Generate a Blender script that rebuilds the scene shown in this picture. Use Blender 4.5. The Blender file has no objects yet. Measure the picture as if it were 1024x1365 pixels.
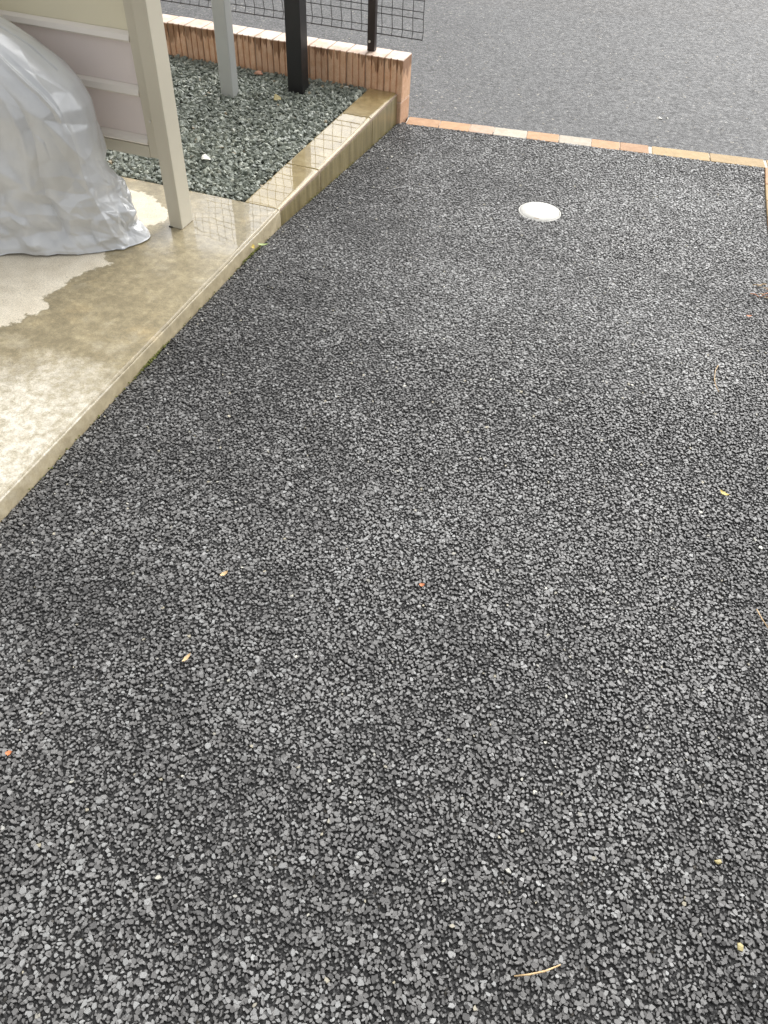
import bpy, bmesh, math, random
import numpy as np
from mathutils import Matrix, Vector

# ------------------------------------------------------------------ camera / world / sun
S = bpy.context.scene
COL = S.collection
rnd = random.Random(7)
rng = np.random.default_rng(11)

cam = bpy.data.cameras.new("camera")
cam.sensor_fit = 'HORIZONTAL'; cam.sensor_width = 36.0; cam.lens = 36.035
cam.clip_start = 0.02; cam.clip_end = 400
cam_ob = bpy.data.objects.new("camera", cam); COL.objects.link(cam_ob)
R = Vector((0.93987, 0.33952, 0.03705)); U = Vector((-0.27239, 0.67975, 0.68099)); F = Vector((-0.20602, 0.65014, -0.73135))
m = Matrix((R, U, -F)).transposed().to_4x4(); m.translation = (1.3616, -2.6977, 1.45)
cam_ob.matrix_world = m
S.camera = cam_ob

SUN_EL, SUN_AZ = 44.0, 14.0            # overcast: a broad, weak sun ahead and to the right
w = bpy.data.worlds.new("World"); S.world = w; w.use_nodes = True
nt = w.node_tree; nt.nodes.clear()
sky = nt.nodes.new("ShaderNodeTexSky"); sky.sky_type = 'NISHITA'; sky.sun_disc = False
sky.sun_elevation = math.radians(SUN_EL); sky.sun_rotation = math.radians(SUN_AZ)
sky.air_density = 1.0; sky.dust_density = 5.0
hsv = nt.nodes.new("ShaderNodeHueSaturation"); hsv.inputs['Saturation'].default_value = 0.05
bg = nt.nodes.new("ShaderNodeBackground"); bg.inputs['Strength'].default_value = 0.15
wo = nt.nodes.new("ShaderNodeOutputWorld")
nt.links.new(sky.outputs[0], hsv.inputs['Color']); nt.links.new(hsv.outputs[0], bg.inputs[0]); nt.links.new(bg.outputs[0], wo.inputs[0])

sun = bpy.data.lights.new("sun", 'SUN'); sun.energy = 0.5; sun.angle = math.radians(50); sun.color = (1.0, 0.97, 0.92)
sun_ob = bpy.data.objects.new("sun", sun); COL.objects.link(sun_ob)
d = Vector((math.sin(math.radians(SUN_AZ)) * math.cos(math.radians(SUN_EL)), math.cos(math.radians(SUN_AZ)) * math.cos(math.radians(SUN_EL)), math.sin(math.radians(SUN_EL))))
sun_ob.rotation_euler = d.to_track_quat('Z', 'Y').to_euler(); sun_ob.location = (0, 0, 8)

S.view_settings.view_transform = 'Standard'; S.view_settings.look = 'None'
S.view_settings.exposure = 0.85; S.view_settings.gamma = 1.0
S.view_settings.use_curve_mapping = False

# ------------------------------------------------------------------ material helpers
class NT:
    def __init__(s, name):
        s.m = bpy.data.materials.new(name); s.m.use_nodes = True
        s.t = s.m.node_tree; s.t.nodes.clear()
        s.out = s.t.nodes.new("ShaderNodeOutputMaterial")
        s.b = s.t.nodes.new("ShaderNodeBsdfPrincipled"); s.l(s.b.outputs[0], s.out.inputs[0])
        g = s.t.nodes.new("ShaderNodeNewGeometry"); s.pos = g.outputs['Position']; s.nrm = g.outputs['Normal']
        s.sep = s.t.nodes.new("ShaderNodeSeparateXYZ"); s.l(s.pos, s.sep.inputs[0])
    def l(s, a, b): s.t.links.new(a, b)
    def inp(s, sock, v):
        if isinstance(v, (int, float, tuple)): sock.default_value = v
        else: s.l(v, sock)
    def set(s, **k):
        for n, v in k.items():
            s.inp(s.b.inputs[n.replace('_', ' ')], v)
    def math(s, op, a, b=0.0, clamp=False):
        n = s.t.nodes.new("ShaderNodeMath"); n.operation = op; n.use_clamp = clamp
        s.inp(n.inputs[0], a); s.inp(n.inputs[1], b); return n.outputs[0]
    def scalev(s, v, sc):
        n = s.t.nodes.new("ShaderNodeVectorMath"); n.operation = 'MULTIPLY'; s.l(v, n.inputs[0]); n.inputs[1].default_value = sc; return n.outputs[0]
    def noise(s, scale, detail=4, rough=0.55, vec=None, col=False, dist=0.0):
        n = s.t.nodes.new("ShaderNodeTexNoise"); n.inputs['Scale'].default_value = scale; n.inputs['Detail'].default_value = detail
        n.inputs['Roughness'].default_value = rough; n.inputs['Distortion'].default_value = dist
        s.l(vec or s.pos, n.inputs['Vector']); return n.outputs[1 if col else 0]
    def voro(s, scale, feat='F1', out=0, vec=None):
        n = s.t.nodes.new("ShaderNodeTexVoronoi"); n.feature = feat; n.inputs['Scale'].default_value = scale
        s.l(vec or s.pos, n.inputs['Vector']); return n.outputs[out]
    def ramp(s, f, pts):
        n = s.t.nodes.new("ShaderNodeValToRGB"); s.l(f, n.inputs[0]); e = n.color_ramp.elements
        while len(e) < len(pts): e.new(0.5)
        for i, (p, c) in enumerate(pts):
            e[i].position = p; e[i].color = (c, c, c, 1) if isinstance(c, float) else (*c, 1)
        return n.outputs[0]
    def map(s, f, a, b, c=0.0, d=1.0):
        n = s.t.nodes.new("ShaderNodeMapRange"); s.l(f, n.inputs[0])
        for i, v in enumerate((a, b, c, d)): n.inputs[i + 1].default_value = v
        return n.outputs[0]
    def mix(s, f, a, b, blend='MIX'):
        n = s.t.nodes.new("ShaderNodeMix"); n.data_type = 'RGBA'; n.blend_type = blend
        s.inp(n.inputs[0], f)
        for i, v in ((6, a), (7, b)):
            if isinstance(v, tuple): n.inputs[i].default_value = (*v, 1)
            else: s.l(v, n.inputs[i])
        return n.outputs[2]
    def bump(s, h, dist, strength=1.0, chain=None):
        n = s.t.nodes.new("ShaderNodeBump"); n.inputs['Distance'].default_value = dist; n.inputs['Strength'].default_value = strength
        s.l(h, n.inputs['Height'])
        if chain: s.l(chain, n.inputs['Normal'])
        return n.outputs[0]
    def attr(s, name, out=2):
        n = s.t.nodes.new("ShaderNodeAttribute"); n.attribute_name = name; return n.outputs[out]

def simple(name, col, rough=0.5, metal=0.0, var=0.12, nscale=12.0, bump=0.0, bscale=300.0, coat=0.0):
    n = NT(name)
    f = n.noise(nscale, 5)
    c0 = tuple(x * (1 - var) for x in col); c1 = tuple(min(1, x * (1 + var)) for x in col)
    n.set(Base_Color=n.mix(n.map(f, 0.3, 0.7), c0, c1), Roughness=n.map(n.noise(nscale * 4, 3), 0.2, 0.8, rough * 0.85, min(1, rough * 1.15)), Metallic=metal, Coat_Weight=coat)
    if bump: n.set(Normal=n.bump(n.noise(bscale, 3), bump))
    return n.m

# asphalt aggregate: per-stone tone attribute
def stone_mat(name, ramp_pts, rough=(0.35, 0.6), coat=0.25, coat_ior=1.5):
    n = NT(name)
    t = n.attr("tone")
    fine = n.noise(420, 4, 0.7)
    big = n.noise(1.7, 4, 0.6)
    c = n.ramp(t, ramp_pts)
    c = n.mix(1.0, c, n.ramp(fine, [(0.25, 0.72), (0.75, 1.15)]), 'MULTIPLY')
    c = n.mix(1.0, c, n.ramp(big, [(0.3, 0.86), (0.7, 1.1)]), 'MULTIPLY')
    n.set(Base_Color=c, Roughness=n.map(n.noise(130, 2), 0.3, 0.7, *rough), Coat_Weight=coat, Coat_Roughness=0.3, Coat_IOR=coat_ior,
          Normal=n.bump(n.noise(500, 3), 0.00012))
    return n.m
M_AGG = stone_mat("asphalt_aggregate", [(0.0, (0.030, 0.029, 0.028)), (0.30, (0.080, 0.078, 0.076)), (0.62, (0.152, 0.148, 0.143)), (0.92, (0.262, 0.259, 0.252)),
                                        (0.965, (0.34, 0.345, 0.34)), (0.985, (0.40, 0.36, 0.26)), (1.0, (0.60, 0.58, 0.50))], (0.55, 0.75), 0.32, 1.5)
M_GRAVEL = stone_mat("green_gravel", [(0.0, (0.085, 0.098, 0.080)), (0.35, (0.17, 0.192, 0.160)), (0.7, (0.25, 0.272, 0.225)), (0.93, (0.36, 0.38, 0.315)),
                                      (0.975, (0.55, 0.56, 0.50)), (1.0, (0.36, 0.29, 0.19))], (0.45, 0.7), 0.2)

def asphalt_mat(name, scale, base=(0.055, 0.055, 0.057), hi=(0.15, 0.15, 0.155), depth=0.004, rough=0.7):
    n = NT(name)
    v = n.voro(scale); vc = n.voro(scale, out=1)
    sep = n.t.nodes.new("ShaderNodeSeparateColor"); n.l(vc, sep.inputs[0])
    tone = n.math('MULTIPLY', n.map(sep.outputs[0], 0.0, 1.0, 0.35, 1.0), n.map(v, 0.15, 0.75, 1.0, 0.35))
    c = n.mix(tone, tuple(x * 0.4 for x in base), hi)
    spk = n.ramp(sep.outputs[1], [(0.0, 1.0), (0.965, 1.0), (0.985, (2.2, 2.15, 2.0)), (1.0, (2.8, 2.5, 2.0))])
    c = n.mix(1.0, c, spk, 'MULTIPLY')
    big = n.noise(0.9, 5, 0.6)
    c = n.mix(1.0, c, n.ramp(big, [(0.3, 0.85), (0.7, 1.12)]), 'MULTIPLY')
    h = n.math('ADD', n.map(v, 0.0, 0.8, 1.0, 0.0), n.math('MULTIPLY', sep.outputs[2], 0.5))
    n.set(Base_Color=c, Roughness=n.map(n.noise(40, 3), 0.3, 0.7, rough * .8, rough * 1.2), Normal=n.bump(h, depth))
    return n.m
M_ROAD = asphalt_mat("road_asphalt", 95, hi=(0.185, 0.184, 0.182), depth=0.0016)
M_ROAD2 = asphalt_mat("old_road_asphalt", 85, hi=(0.17, 0.165, 0.16), depth=0.0015)
M_BASE = asphalt_mat("bitumen", 160, base=(0.02, 0.02, 0.02), hi=(0.042, 0.041, 0.040), depth=0.003)
M_GROUND = simple("packed_ground", (0.12, 0.11, 0.10), 0.9, var=0.3, nscale=3, bump=0.004, bscale=60)
M_DARK = simple("dark_gap", (0.02, 0.02, 0.018), 0.9)

# concrete of the slab: dry cream, damp olive, film of water
def slab_mat():
    n = NT("damp_slab_concrete")
    dry = n.attr("dry"); film = n.attr("film")
    jit = n.math('MULTIPLY', n.math('SUBTRACT', n.noise(26, 6, 0.65), 0.5), 0.12)
    jit2 = n.math('MULTIPLY', n.math('SUBTRACT', n.noise(9, 6, 0.6), 0.5), 0.34)
    dm = n.map(n.math('ADD', dry, jit), -0.004, 0.004)
    fm = n.map(n.math('ADD', film, jit2), -0.05, 0.06)
    mott = n.noise(14, 8, 0.68); fine = n.noise(160, 4, 0.6); big = n.noise(3.5, 4, 0.6)
    damp = n.ramp(n.mix(0.5, mott, n.noise(45, 8, 0.7)), [(0.30, (0.150, 0.122, 0.066)), (0.48, (0.260, 0.215, 0.125)), (0.58, (0.36, 0.300, 0.180)), (0.70, (0.52, 0.44, 0.28))])
    orange = n.mix(n.map(big, 0.55, 0.70, 0.0, 0.5), damp, (0.47, 0.34, 0.16))
    pale = n.mix(n.map(n.noise(5.5, 8, 0.7), 0.54, 0.68, 0.0, 0.5), orange, (0.56, 0.50, 0.37))
    dryc = n.ramp(mott, [(0.25, (0.58, 0.51, 0.39)), (0.6, (0.72, 0.655, 0.53)), (0.85, (0.77, 0.71, 0.585))])
    spots = n.map(n.voro(17), 0.05, 0.11, 0.55, 1.0)
    dryc = n.mix(1.0, dryc, n.ramp(n.math('MAXIMUM', spots, n.map(n.noise(4), .45, .5)), [(0.0, 0.4), (1.0, 1.0)]), 'MULTIPLY')
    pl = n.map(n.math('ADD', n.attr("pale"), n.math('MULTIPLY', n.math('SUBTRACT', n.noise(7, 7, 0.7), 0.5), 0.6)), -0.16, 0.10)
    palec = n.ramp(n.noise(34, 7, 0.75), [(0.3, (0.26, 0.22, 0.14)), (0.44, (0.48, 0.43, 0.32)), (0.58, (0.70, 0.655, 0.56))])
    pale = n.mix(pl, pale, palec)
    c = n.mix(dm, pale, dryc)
    c = n.mix(1.0, c, n.ramp(n.noise(240, 6, 0.75), [(0.36, 0.68), (0.5, 1.0), (0.64, 1.2)]), 'MULTIPLY')
    pits = n.map(n.voro(75), 0.07, 0.16, 0.55, 1.0)
    pitm = n.math('MAXIMUM', pits, n.map(n.noise(8, 2), 0.5, 0.56))
    c = n.mix(1.0, c, n.ramp(pitm, [(0.0, 0.35), (1.0, 1.0)]), 'MULTIPLY')
    sn = n.t.nodes.new('ShaderNodeSeparateXYZ'); n.l(n.nrm, sn.inputs[0]); upf = n.map(sn.outputs[2], 0.3, 0.9)
    c = n.mix(upf, n.ramp(n.noise(20, 7, 0.7), [(0.3, (0.21, 0.17, 0.095)), (0.6, (0.37, 0.31, 0.195))]), c)
    wet = n.math('MULTIPLY', n.math('SUBTRACT', 1.0, dm), n.map(sn.outputs[2], 0.9, 0.99))
    coat = n.math('MULTIPLY', wet, n.map(fm, 0, 1, 0.25, 1.0))
    n.set(Base_Color=c, Roughness=n.map(dm, 0, 1, 0.45, 0.85), Coat_Weight=coat, Coat_IOR=2.0, Coat_Roughness=n.map(fm, 0, 1, 0.30, 0.015),
          Normal=n.bump(n.math('ADD', fine, mott), 0.0007, 0.6))
    cb = n.bump(n.noise(9, 1, 0.4), 0.0003, 0.4)
    n.l(cb, n.b.inputs['Coat Normal'])
    return n.m
M_SLAB = slab_mat()

def kerb_mat():
    n = NT("wet_kerb_concrete")
    mott = n.noise(12, 7, 0.62); fine = n.noise(210, 4, 0.6)
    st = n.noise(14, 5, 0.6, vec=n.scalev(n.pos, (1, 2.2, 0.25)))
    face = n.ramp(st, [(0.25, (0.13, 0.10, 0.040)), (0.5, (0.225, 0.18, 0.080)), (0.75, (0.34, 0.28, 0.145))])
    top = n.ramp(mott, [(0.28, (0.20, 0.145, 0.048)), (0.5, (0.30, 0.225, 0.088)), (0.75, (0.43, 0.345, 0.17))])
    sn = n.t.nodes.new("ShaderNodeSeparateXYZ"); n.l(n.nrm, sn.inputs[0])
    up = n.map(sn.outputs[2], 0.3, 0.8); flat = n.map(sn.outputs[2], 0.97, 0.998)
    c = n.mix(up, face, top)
    c = n.mix(1.0, c, n.ramp(fine, [(0.3, 0.85), (0.7, 1.1)]), 'MULTIPLY')
    n.set(Base_Color=c, Roughness=0.4, Coat_Weight=n.map(flat, 0, 1, 0.12, 1.0), Coat_IOR=2.0, Coat_Roughness=n.map(flat, 0, 1, 0.25, 0.015),
          Normal=n.bump(fine, 0.0004, 0.6))
    n.l(n.bump(n.noise(9, 1, 0.4), 0.0003, 0.4), n.b.inputs['Coat Normal'])
    return n.m
M_KERB = kerb_mat()

def brick_mat(name, base, light, wetk=0.52, stain_sheen=True):
    n = NT(name)
    mott = n.noise(28, 6, 0.65); fine = n.noise(330, 3)
    oi = n.t.nodes.new("ShaderNodeObjectInfo")
    c = n.mix(n.map(mott, 0.3, 0.72), base, light)
    c = n.mix(1.0, c, n.ramp(oi.outputs['Random'], [(0.0, (0.86, 0.84, 0.84)), (1.0, (1.08, 1.06, 1.04))]), 'MULTIPLY')
    c = n.mix(1.0, c, n.ramp(fine, [(0.3, 0.86), (0.7, 1.08)]), 'MULTIPLY')
    if stain_sheen:
        v = n.scalev(n.pos, (1, 1, 0.02))
        drip = n.noise(55, 2, 0.5, vec=v); slow = n.noise(3.1, 2, 0.5, vec=v)
        lim = n.math('ADD', n.math('ADD', n.math('MULTIPLY', n.math('SUBTRACT', drip, 0.5), 0.20), n.math('MULTIPLY', n.math('SUBTRACT', slow, 0.5), -0.30)), 0.105)
        wet = n.map(n.math('SUBTRACT', n.sep.outputs[2], lim), -0.004, 0.006)
        c = n.mix(wet, c, n.mix(1.0, c, (wetk, wetk * 0.86, wetk * 0.72), 'MULTIPLY'))
        sn = n.t.nodes.new("ShaderNodeSeparateXYZ"); n.l(n.nrm, sn.inputs[0])
        up = n.map(sn.outputs[2], 0.5, 0.9)
        c = n.mix(up, c, n.mix(n.map(n.noise(9, 6, .7), .35, .6), (0.66, 0.46, 0.33), (0.80, 0.70, 0.60)))  # brick tops coloured paler: sky sheen on their wet film painted in
        n.set(Coat_Weight=n.math('MULTIPLY', wet, 0.35), Coat_Roughness=0.25)
    else:
        n.set(Coat_Weight=0.0)
    n.set(Base_Color=c, Roughness=0.7, Normal=n.bump(n.math('ADD', fine, mott), 0.0005))
    return n.m
M_BRICK = brick_mat("terracotta_brick", (0.62, 0.36, 0.21), (0.77, 0.53, 0.36), 0.48)
M_BR = {'orange': brick_mat("orange_edging_brick", (0.42, 0.23, 0.11), (0.54, 0.33, 0.18), stain_sheen=False),
        'pink': brick_mat("pinkish_edging_brick", (0.48, 0.30, 0.20), (0.55, 0.42, 0.32), stain_sheen=False),
        'cream': brick_mat("cream_grey_edging_brick", (0.42, 0.36, 0.27), (0.55, 0.50, 0.42), stain_sheen=False),
        'ochre': brick_mat("ochre_edging_brick", (0.36, 0.25, 0.11), (0.50, 0.36, 0.18), stain_sheen=False)}
M_MORTAR = simple("mortar", (0.34, 0.26, 0.19), 0.9, var=0.2, nscale=60, bump=0.001)
M_BRICKMORTAR = simple("brick_joint_mortar", (0.42, 0.31, 0.23), 0.85, var=0.2, nscale=40, bump=0.001)
M_PALEMORTAR = simple("pale_mortar", (0.62, 0.58, 0.50), 0.8, var=0.15, nscale=60, bump=0.001)
M_BEIGE = simple("beige_painted_aluminium", (0.57, 0.53, 0.425), 0.42, var=0.04, nscale=3, bump=0.0001, bscale=900)
M_PANELTOP = simple("olive_cream_panel", (0.68, 0.645, 0.52), 0.5, var=0.04, nscale=2)
M_PINK = simple("mauve_grey_panel", (0.76, 0.70, 0.67), 0.5, var=0.05, nscale=2.5, bump=0.0001, bscale=500)
def translucent(m, col, fac):
    t = m.node_tree; out = next(n for n in t.nodes if n.type == 'OUTPUT_MATERIAL'); b = next(n for n in t.nodes if n.type == 'BSDF_PRINCIPLED')
    tr = t.nodes.new("ShaderNodeBsdfTranslucent"); tr.inputs[0].default_value = (*col, 1); mx = t.nodes.new("ShaderNodeMixShader"); mx.inputs[0].default_value = fac
    t.links.new(b.outputs[0], mx.inputs[1]); t.links.new(tr.outputs[0], mx.inputs[2]); t.links.new(mx.outputs[0], out.inputs[0])
translucent(M_PANELTOP, (0.72, 0.69, 0.58), 0.35)      # frosted sheet lets the sky through
translucent(M_PINK, (0.78, 0.72, 0.69), 0.2)
M_RIB = simple("pale_pink_rib", (0.78, 0.73, 0.66), 0.45, var=0.04, nscale=3)
M_GREYPOST = simple("grey_powder_coat", (0.40, 0.41, 0.395), 0.45, var=0.05, nscale=5)
M_BLACK = simple("black_powder_coat", (0.008, 0.008, 0.009), 0.45, var=0.3, nscale=9)
M_BROWN = simple("dark_brown_powder_coat", (0.022, 0.011, 0.009), 0.4, var=0.2, nscale=9)
M_WIRE = simple("dark_wire", (0.03, 0.028, 0.03), 0.5, var=0.2)
M_BOLT = simple("bright_bolt", (0.75, 0.72, 0.66), 0.35, metal=0.4)
M_WHITE = simple("white_plastic", (0.58, 0.57, 0.53), 0.6, var=0.10, nscale=22, bump=0.0002, bscale=400)
M_FOOT = simple("dark_matt", (0.02, 0.02, 0.02), 0.8)
M_YLEAF = simple("yellow_leaf", (0.60, 0.47, 0.12), 0.5, var=0.25, nscale=120)
M_GLEAF = simple("pale_green_leaf", (0.34, 0.42, 0.17), 0.5, var=0.25, nscale=120)
M_OLEAF = simple("orange_dead_leaf", (0.55, 0.20, 0.08), 0.6, var=0.3, nscale=120)
M_STRAW = simple("straw", (0.66, 0.46, 0.24), 0.5, var=0.2, nscale=90)
M_MOSS = simple("moss", (0.13, 0.14, 0.03), 0.9, var=0.4, nscale=200)
M_PEBY = simple("yellow_pebble", (0.44, 0.37, 0.17), 0.5, var=0.2, nscale=60)
M_PEBR = simple("brick_chip", (0.50, 0.27, 0.18), 0.7, var=0.2, nscale=60)
M_PEBW = simple("white_chip", (0.70, 0.69, 0.62), 0.5, var=0.1, nscale=60)

# ------------------------------------------------------------------ mesh helpers
def tag(o, label=None, cat=None, group=None, kind=None):
    if label: o['label'] = label
    if cat: o['category'] = cat
    if group: o['group'] = group
    if kind: o['kind'] = kind
    return o
def link(o, parent=None):
    COL.objects.link(o)
    if parent: o.parent = parent
    return o
def obj(name, verts, faces, mat, parent=None, smooth=False, loc=(0, 0, 0)):
    me = bpy.data.meshes.new(name); me.from_pydata([tuple(v) for v in verts], [], [tuple(f) for f in faces]); me.materials.append(mat)
    if smooth: me.polygons.foreach_set('use_smooth', [True] * len(me.polygons))
    me.update()
    o = bpy.data.objects.new(name, me); o.location = loc
    return link(o, parent)
def bmobj(name, bm, mat, parent=None, smooth=False, loc=(0, 0, 0)):
    me = bpy.data.meshes.new(name); bm.to_mesh(me); bm.free(); me.materials.append(mat)
    if smooth: me.polygons.foreach_set('use_smooth', [True] * len(me.polygons))
    o = bpy.data.objects.new(name, me); o.location = loc
    return link(o, parent)
def empty(name, loc=(0, 0, 0), rz=0.0):
    o = bpy.data.objects.new(name, None); o.location = loc; o.rotation_euler[2] = rz; o.empty_display_size = 0.1
    return link(o)
def box_bm(lo, hi, bev=0.0, seg=2, bm=None):
    bm2 = bmesh.new()
    bmesh.ops.create_cube(bm2, size=1.0)
    for v in bm2.verts:
        v.co = Vector([lo[i] + (v.co[i] + 0.5) * (hi[i] - lo[i]) for i in range(3)])
    if bev: bmesh.ops.bevel(bm2, geom=bm2.edges[:], offset=bev, segments=seg, affect='EDGES', profile=0.6)
    if bm is None: return bm2
    me = bpy.data.meshes.new("tmp"); bm2.to_mesh(me); bm2.free(); bm.from_mesh(me); bpy.data.meshes.remove(me)
    return bm
def tube_vf(pts, r, n=5):
    V, Fc = [], []
    pts = [Vector(p) for p in pts]
    for i, p in enumerate(pts):
        t = (pts[min(i + 1, len(pts) - 1)] - pts[max(i - 1, 0)]).normalized()
        a = t.cross(Vector((0, 0, 1)) if abs(t.z) < 0.9 else Vector((1, 0, 0))).normalized(); b = t.cross(a)
        rr = r[i] if isinstance(r, (list, tuple)) else r
        for k in range(n):
            an = 2 * math.pi * k / n; V.append(p + (a * math.cos(an) + b * math.sin(an)) * rr)
    for i in range(len(pts) - 1):
        for k in range(n):
            Fc.append((i * n + k, i * n + (k + 1) % n, (i + 1) * n + (k + 1) % n, (i + 1) * n + k))
    Fc.append(tuple(range(n))[::-1]); Fc.append(tuple((len(pts) - 1) * n + k for k in range(n)))
    return V, Fc
def vnoise(x, y, seed, scale):
    g = np.random.default_rng(seed).random((64, 64))
    X = x * scale + 31.7; Y = y * scale + 17.3
    xi = np.floor(X).astype(int); yi = np.floor(Y).astype(int); fx = X - xi; fy = Y - yi
    fx = fx * fx * (3 - 2 * fx); fy = fy * fy * (3 - 2 * fy)
    G = lambda i, j: g[i % 64, j % 64]
    return (G(xi, yi) * (1 - fx) + G(xi + 1, yi) * fx) * (1 - fy) + (G(xi, yi + 1) * (1 - fx) + G(xi + 1, yi + 1) * fx) * fy
def fbm(x, y, seed, scale, oct=4):
    s = 0; a = 0.5
    for i in range(oct):
        s = s + a * vnoise(x, y, seed + i, scale * 2 ** i); a *= 0.5
    return s / (1 - 0.5 ** oct)

# ------------------------------------------------------------------ levels
def edge_x(y):                      # front arris of slab and kerb
    y = np.asarray(y, float)
    return np.where(y > 0, 0.0, -0.001 - 0.0165 * y)
def z_drive(x, y):
    y = np.asarray(y, float)
    t = np.clip((y + 0.35) / 1.8, 0, 1); t = t * t * (3 - 2 * t) * 0.4 + t * 0.6
    return -0.050 - 0.098 * t + 0.004 * (vnoise(x, y, 5, 1.3) - 0.5)
def strip_y(x, back=False):          # front / back line of the brick edging across the drive
    return 1.449 + 0.135 * x + (0.110 if back else 0.0)

# ------------------------------------------------------------------ ground, road, driveway
def grid(xs, ys, zf, name, mat, kind=None, smooth=True):
    X, Y = np.meshgrid(xs, ys); Z = zf(X, Y)
    V = np.stack([X, Y, Z], -1).reshape(-1, 3); nx = len(xs)
    i, j = np.meshgrid(np.arange(nx - 1), np.arange(len(ys) - 1)); a = (j * nx + i).ravel()
    Fc = np.stack([a, a + 1, a + nx + 1, a + nx], -1)
    return V, Fc
def npobj(name, V, Fc, mat, parent=None, smooth=False, attrs=None):
    V = np.asarray(V, np.float32); Fc = np.asarray(Fc, np.int32); k = Fc.shape[1]
    me = bpy.data.meshes.new(name)
    me.vertices.add(len(V)); me.vertices.foreach_set('co', V.ravel())
    me.loops.add(Fc.size); me.loops.foreach_set('vertex_index', Fc.ravel())
    me.polygons.add(len(Fc)); me.polygons.foreach_set('loop_start', np.arange(0, Fc.size, k, dtype=np.int32))
    me.polygons.foreach_set('use_smooth', np.full(len(Fc), bool(smooth)))
    me.update(calc_edges=True)
    for n, a in (attrs or {}).items():
        at = me.attributes.new(n, 'FLOAT', 'POINT'); at.data.foreach_set('value', np.asarray(a, np.float32))
    me.materials.append(mat)
    o = bpy.data.objects.new(name, me)
    return link(o, parent)

g = obj("ground", [(-40, -40, -0.32), (40, -40, -0.32), (40, 40, -0.32), (-40, 40, -0.32)], [(0, 1, 2, 3)], M_GROUND)
tag(g, kind='structure')
# road: near lane from edging / wall to the seam, then the older lane
def seam_y(x): return 3.95 + 0.255 * x
V = []; xs = np.linspace(-30, 30, 241)
for x in xs: V.append((x, strip_y(max(x, 0.03), True) - 0.004 if x > 0.025 else 1.54, -0.158))
for x in xs: V.append((x, max(seam_y(x) - 0.004, 2.0) if x > -7 else max(seam_y(-7), 2.0), -0.158))
n_ = len(xs)
r = obj("road", V, [(i, i + 1, n_ + i + 1, n_ + i) for i in range(n_ - 1)], M_ROAD); tag(r, kind='structure')
V = []
for x in xs: V.append((x, max(seam_y(x) + 0.006, 2.01) if x > -7 else max(seam_y(-7), 2.0) + .01, -0.161))
for x in xs: V.append((x, 40, -0.161))
r = obj("far_road", V, [(i, i + 1, n_ + i + 1, n_ + i) for i in range(n_ - 1)], M_ROAD2); tag(r, kind='structure')

# driveway bed (dark binder between the stones)
xs = np.arange(-0.06, 2.10, 0.04); ys = np.concatenate([np.arange(-6, -3, 0.3), np.arange(-3, 2.0, 0.04)])
V, Fc = grid(xs, ys, lambda X, Y: z_drive(X, Y) - 0.0055, "driveway", M_BASE)
cx = V[Fc].mean(1); keep = (cx[:, 1] < strip_y(cx[:, 0]) + 0.03)
keep &= cx[:, 0] < 1.93 + (1.70 - cx[:, 1]) * 0.023
dr = npobj("driveway", V, Fc[keep], M_BASE, smooth=True); tag(dr, kind='structure')

def stones(name, P, size, tone, mat, sides=6, height=0.5, tilt=0.25, seed=3, simple_=False):
    """crushed stones: an irregular n-gon rim, a smaller tilted top face"""
    r_ = np.random.default_rng(seed); n = len(P); k = sides
    ang = (np.arange(k)[None] + r_.uniform(-0.32, 0.32, (n, k))) * 2 * np.pi / k + r_.uniform(0, 6.28, (n, 1))
    asp = r_.uniform(0.5, 1.0, (n, 1)); th = r_.uniform(0, np.pi, (n, 1)); rad = size[:, None] * 0.5 * r_.uniform(0.62, 1.28, (n, k))
    x = np.cos(ang) * rad; y = np.sin(ang) * rad * asp
    X = x * np.cos(th) - y * np.sin(th); Y = x * np.sin(th) + y * np.cos(th)
    H = size[:, None] * height * r_.uniform(0.7, 1.2, (n, 1))
    tx = r_.normal(0, tilt, (n, 1)); ty = r_.normal(0, tilt, (n, 1)); ins = r_.uniform(0.76, 0.97, (n, k))
    base = np.stack([P[:, :1] + X, P[:, 1:2] + Y, P[:, 2:3] - H * 0.7 + 0 * X], -1)
    mid = np.stack([P[:, :1] + X * 0.98, P[:, 1:2] + Y * 0.98, P[:, 2:3] - H * 0.12 + tx * X + ty * Y + r_.normal(0, .06, (n, k)) * H], -1)
    top = np.stack([P[:, :1] + X * ins, P[:, 1:2] + Y * ins, P[:, 2:3] + H * 0.30 + (tx * X + ty * Y) * ins], -1)
    if simple_:
        V = np.concatenate([base, top], 1).reshape(-1, 3); o = (np.arange(n) * 2 * k)[:, None]; F3 = []
        for i in range(k):
            j = (i + 1) % k
            F3.append(np.concatenate([o + i, o + j, o + k + j], 1)); F3.append(np.concatenate([o + i, o + k + j, o + k + i], 1))
        for i in range(1, k - 1): F3.append(np.concatenate([o + k, o + k + i, o + k + i + 1], 1))
        return V, np.stack(F3, 1).reshape(-1, 3), np.repeat(tone, 2 * k)
    V = np.concatenate([base, mid, top], 1).reshape(-1, 3)
    o = (np.arange(n) * 3 * k)[:, None]; F3 = []
    for i in range(k):
        j = (i + 1) % k
        for (a, b, c, d_) in ((i, j, k + j, k + i), (k + i, k + j, 2 * k + j, 2 * k + i)):
            F3.append(np.concatenate([o + a, o + b, o + c], 1)); F3.append(np.concatenate([o + a, o + c, o + d_], 1))
    for i in range(1, k - 1): F3.append(np.concatenate([o + 2 * k, o + 2 * k + i, o + 2 * k + i + 1], 1))
    return V, np.stack(F3, 1).reshape(-1, 3), np.repeat(tone, 3 * k)

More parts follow.
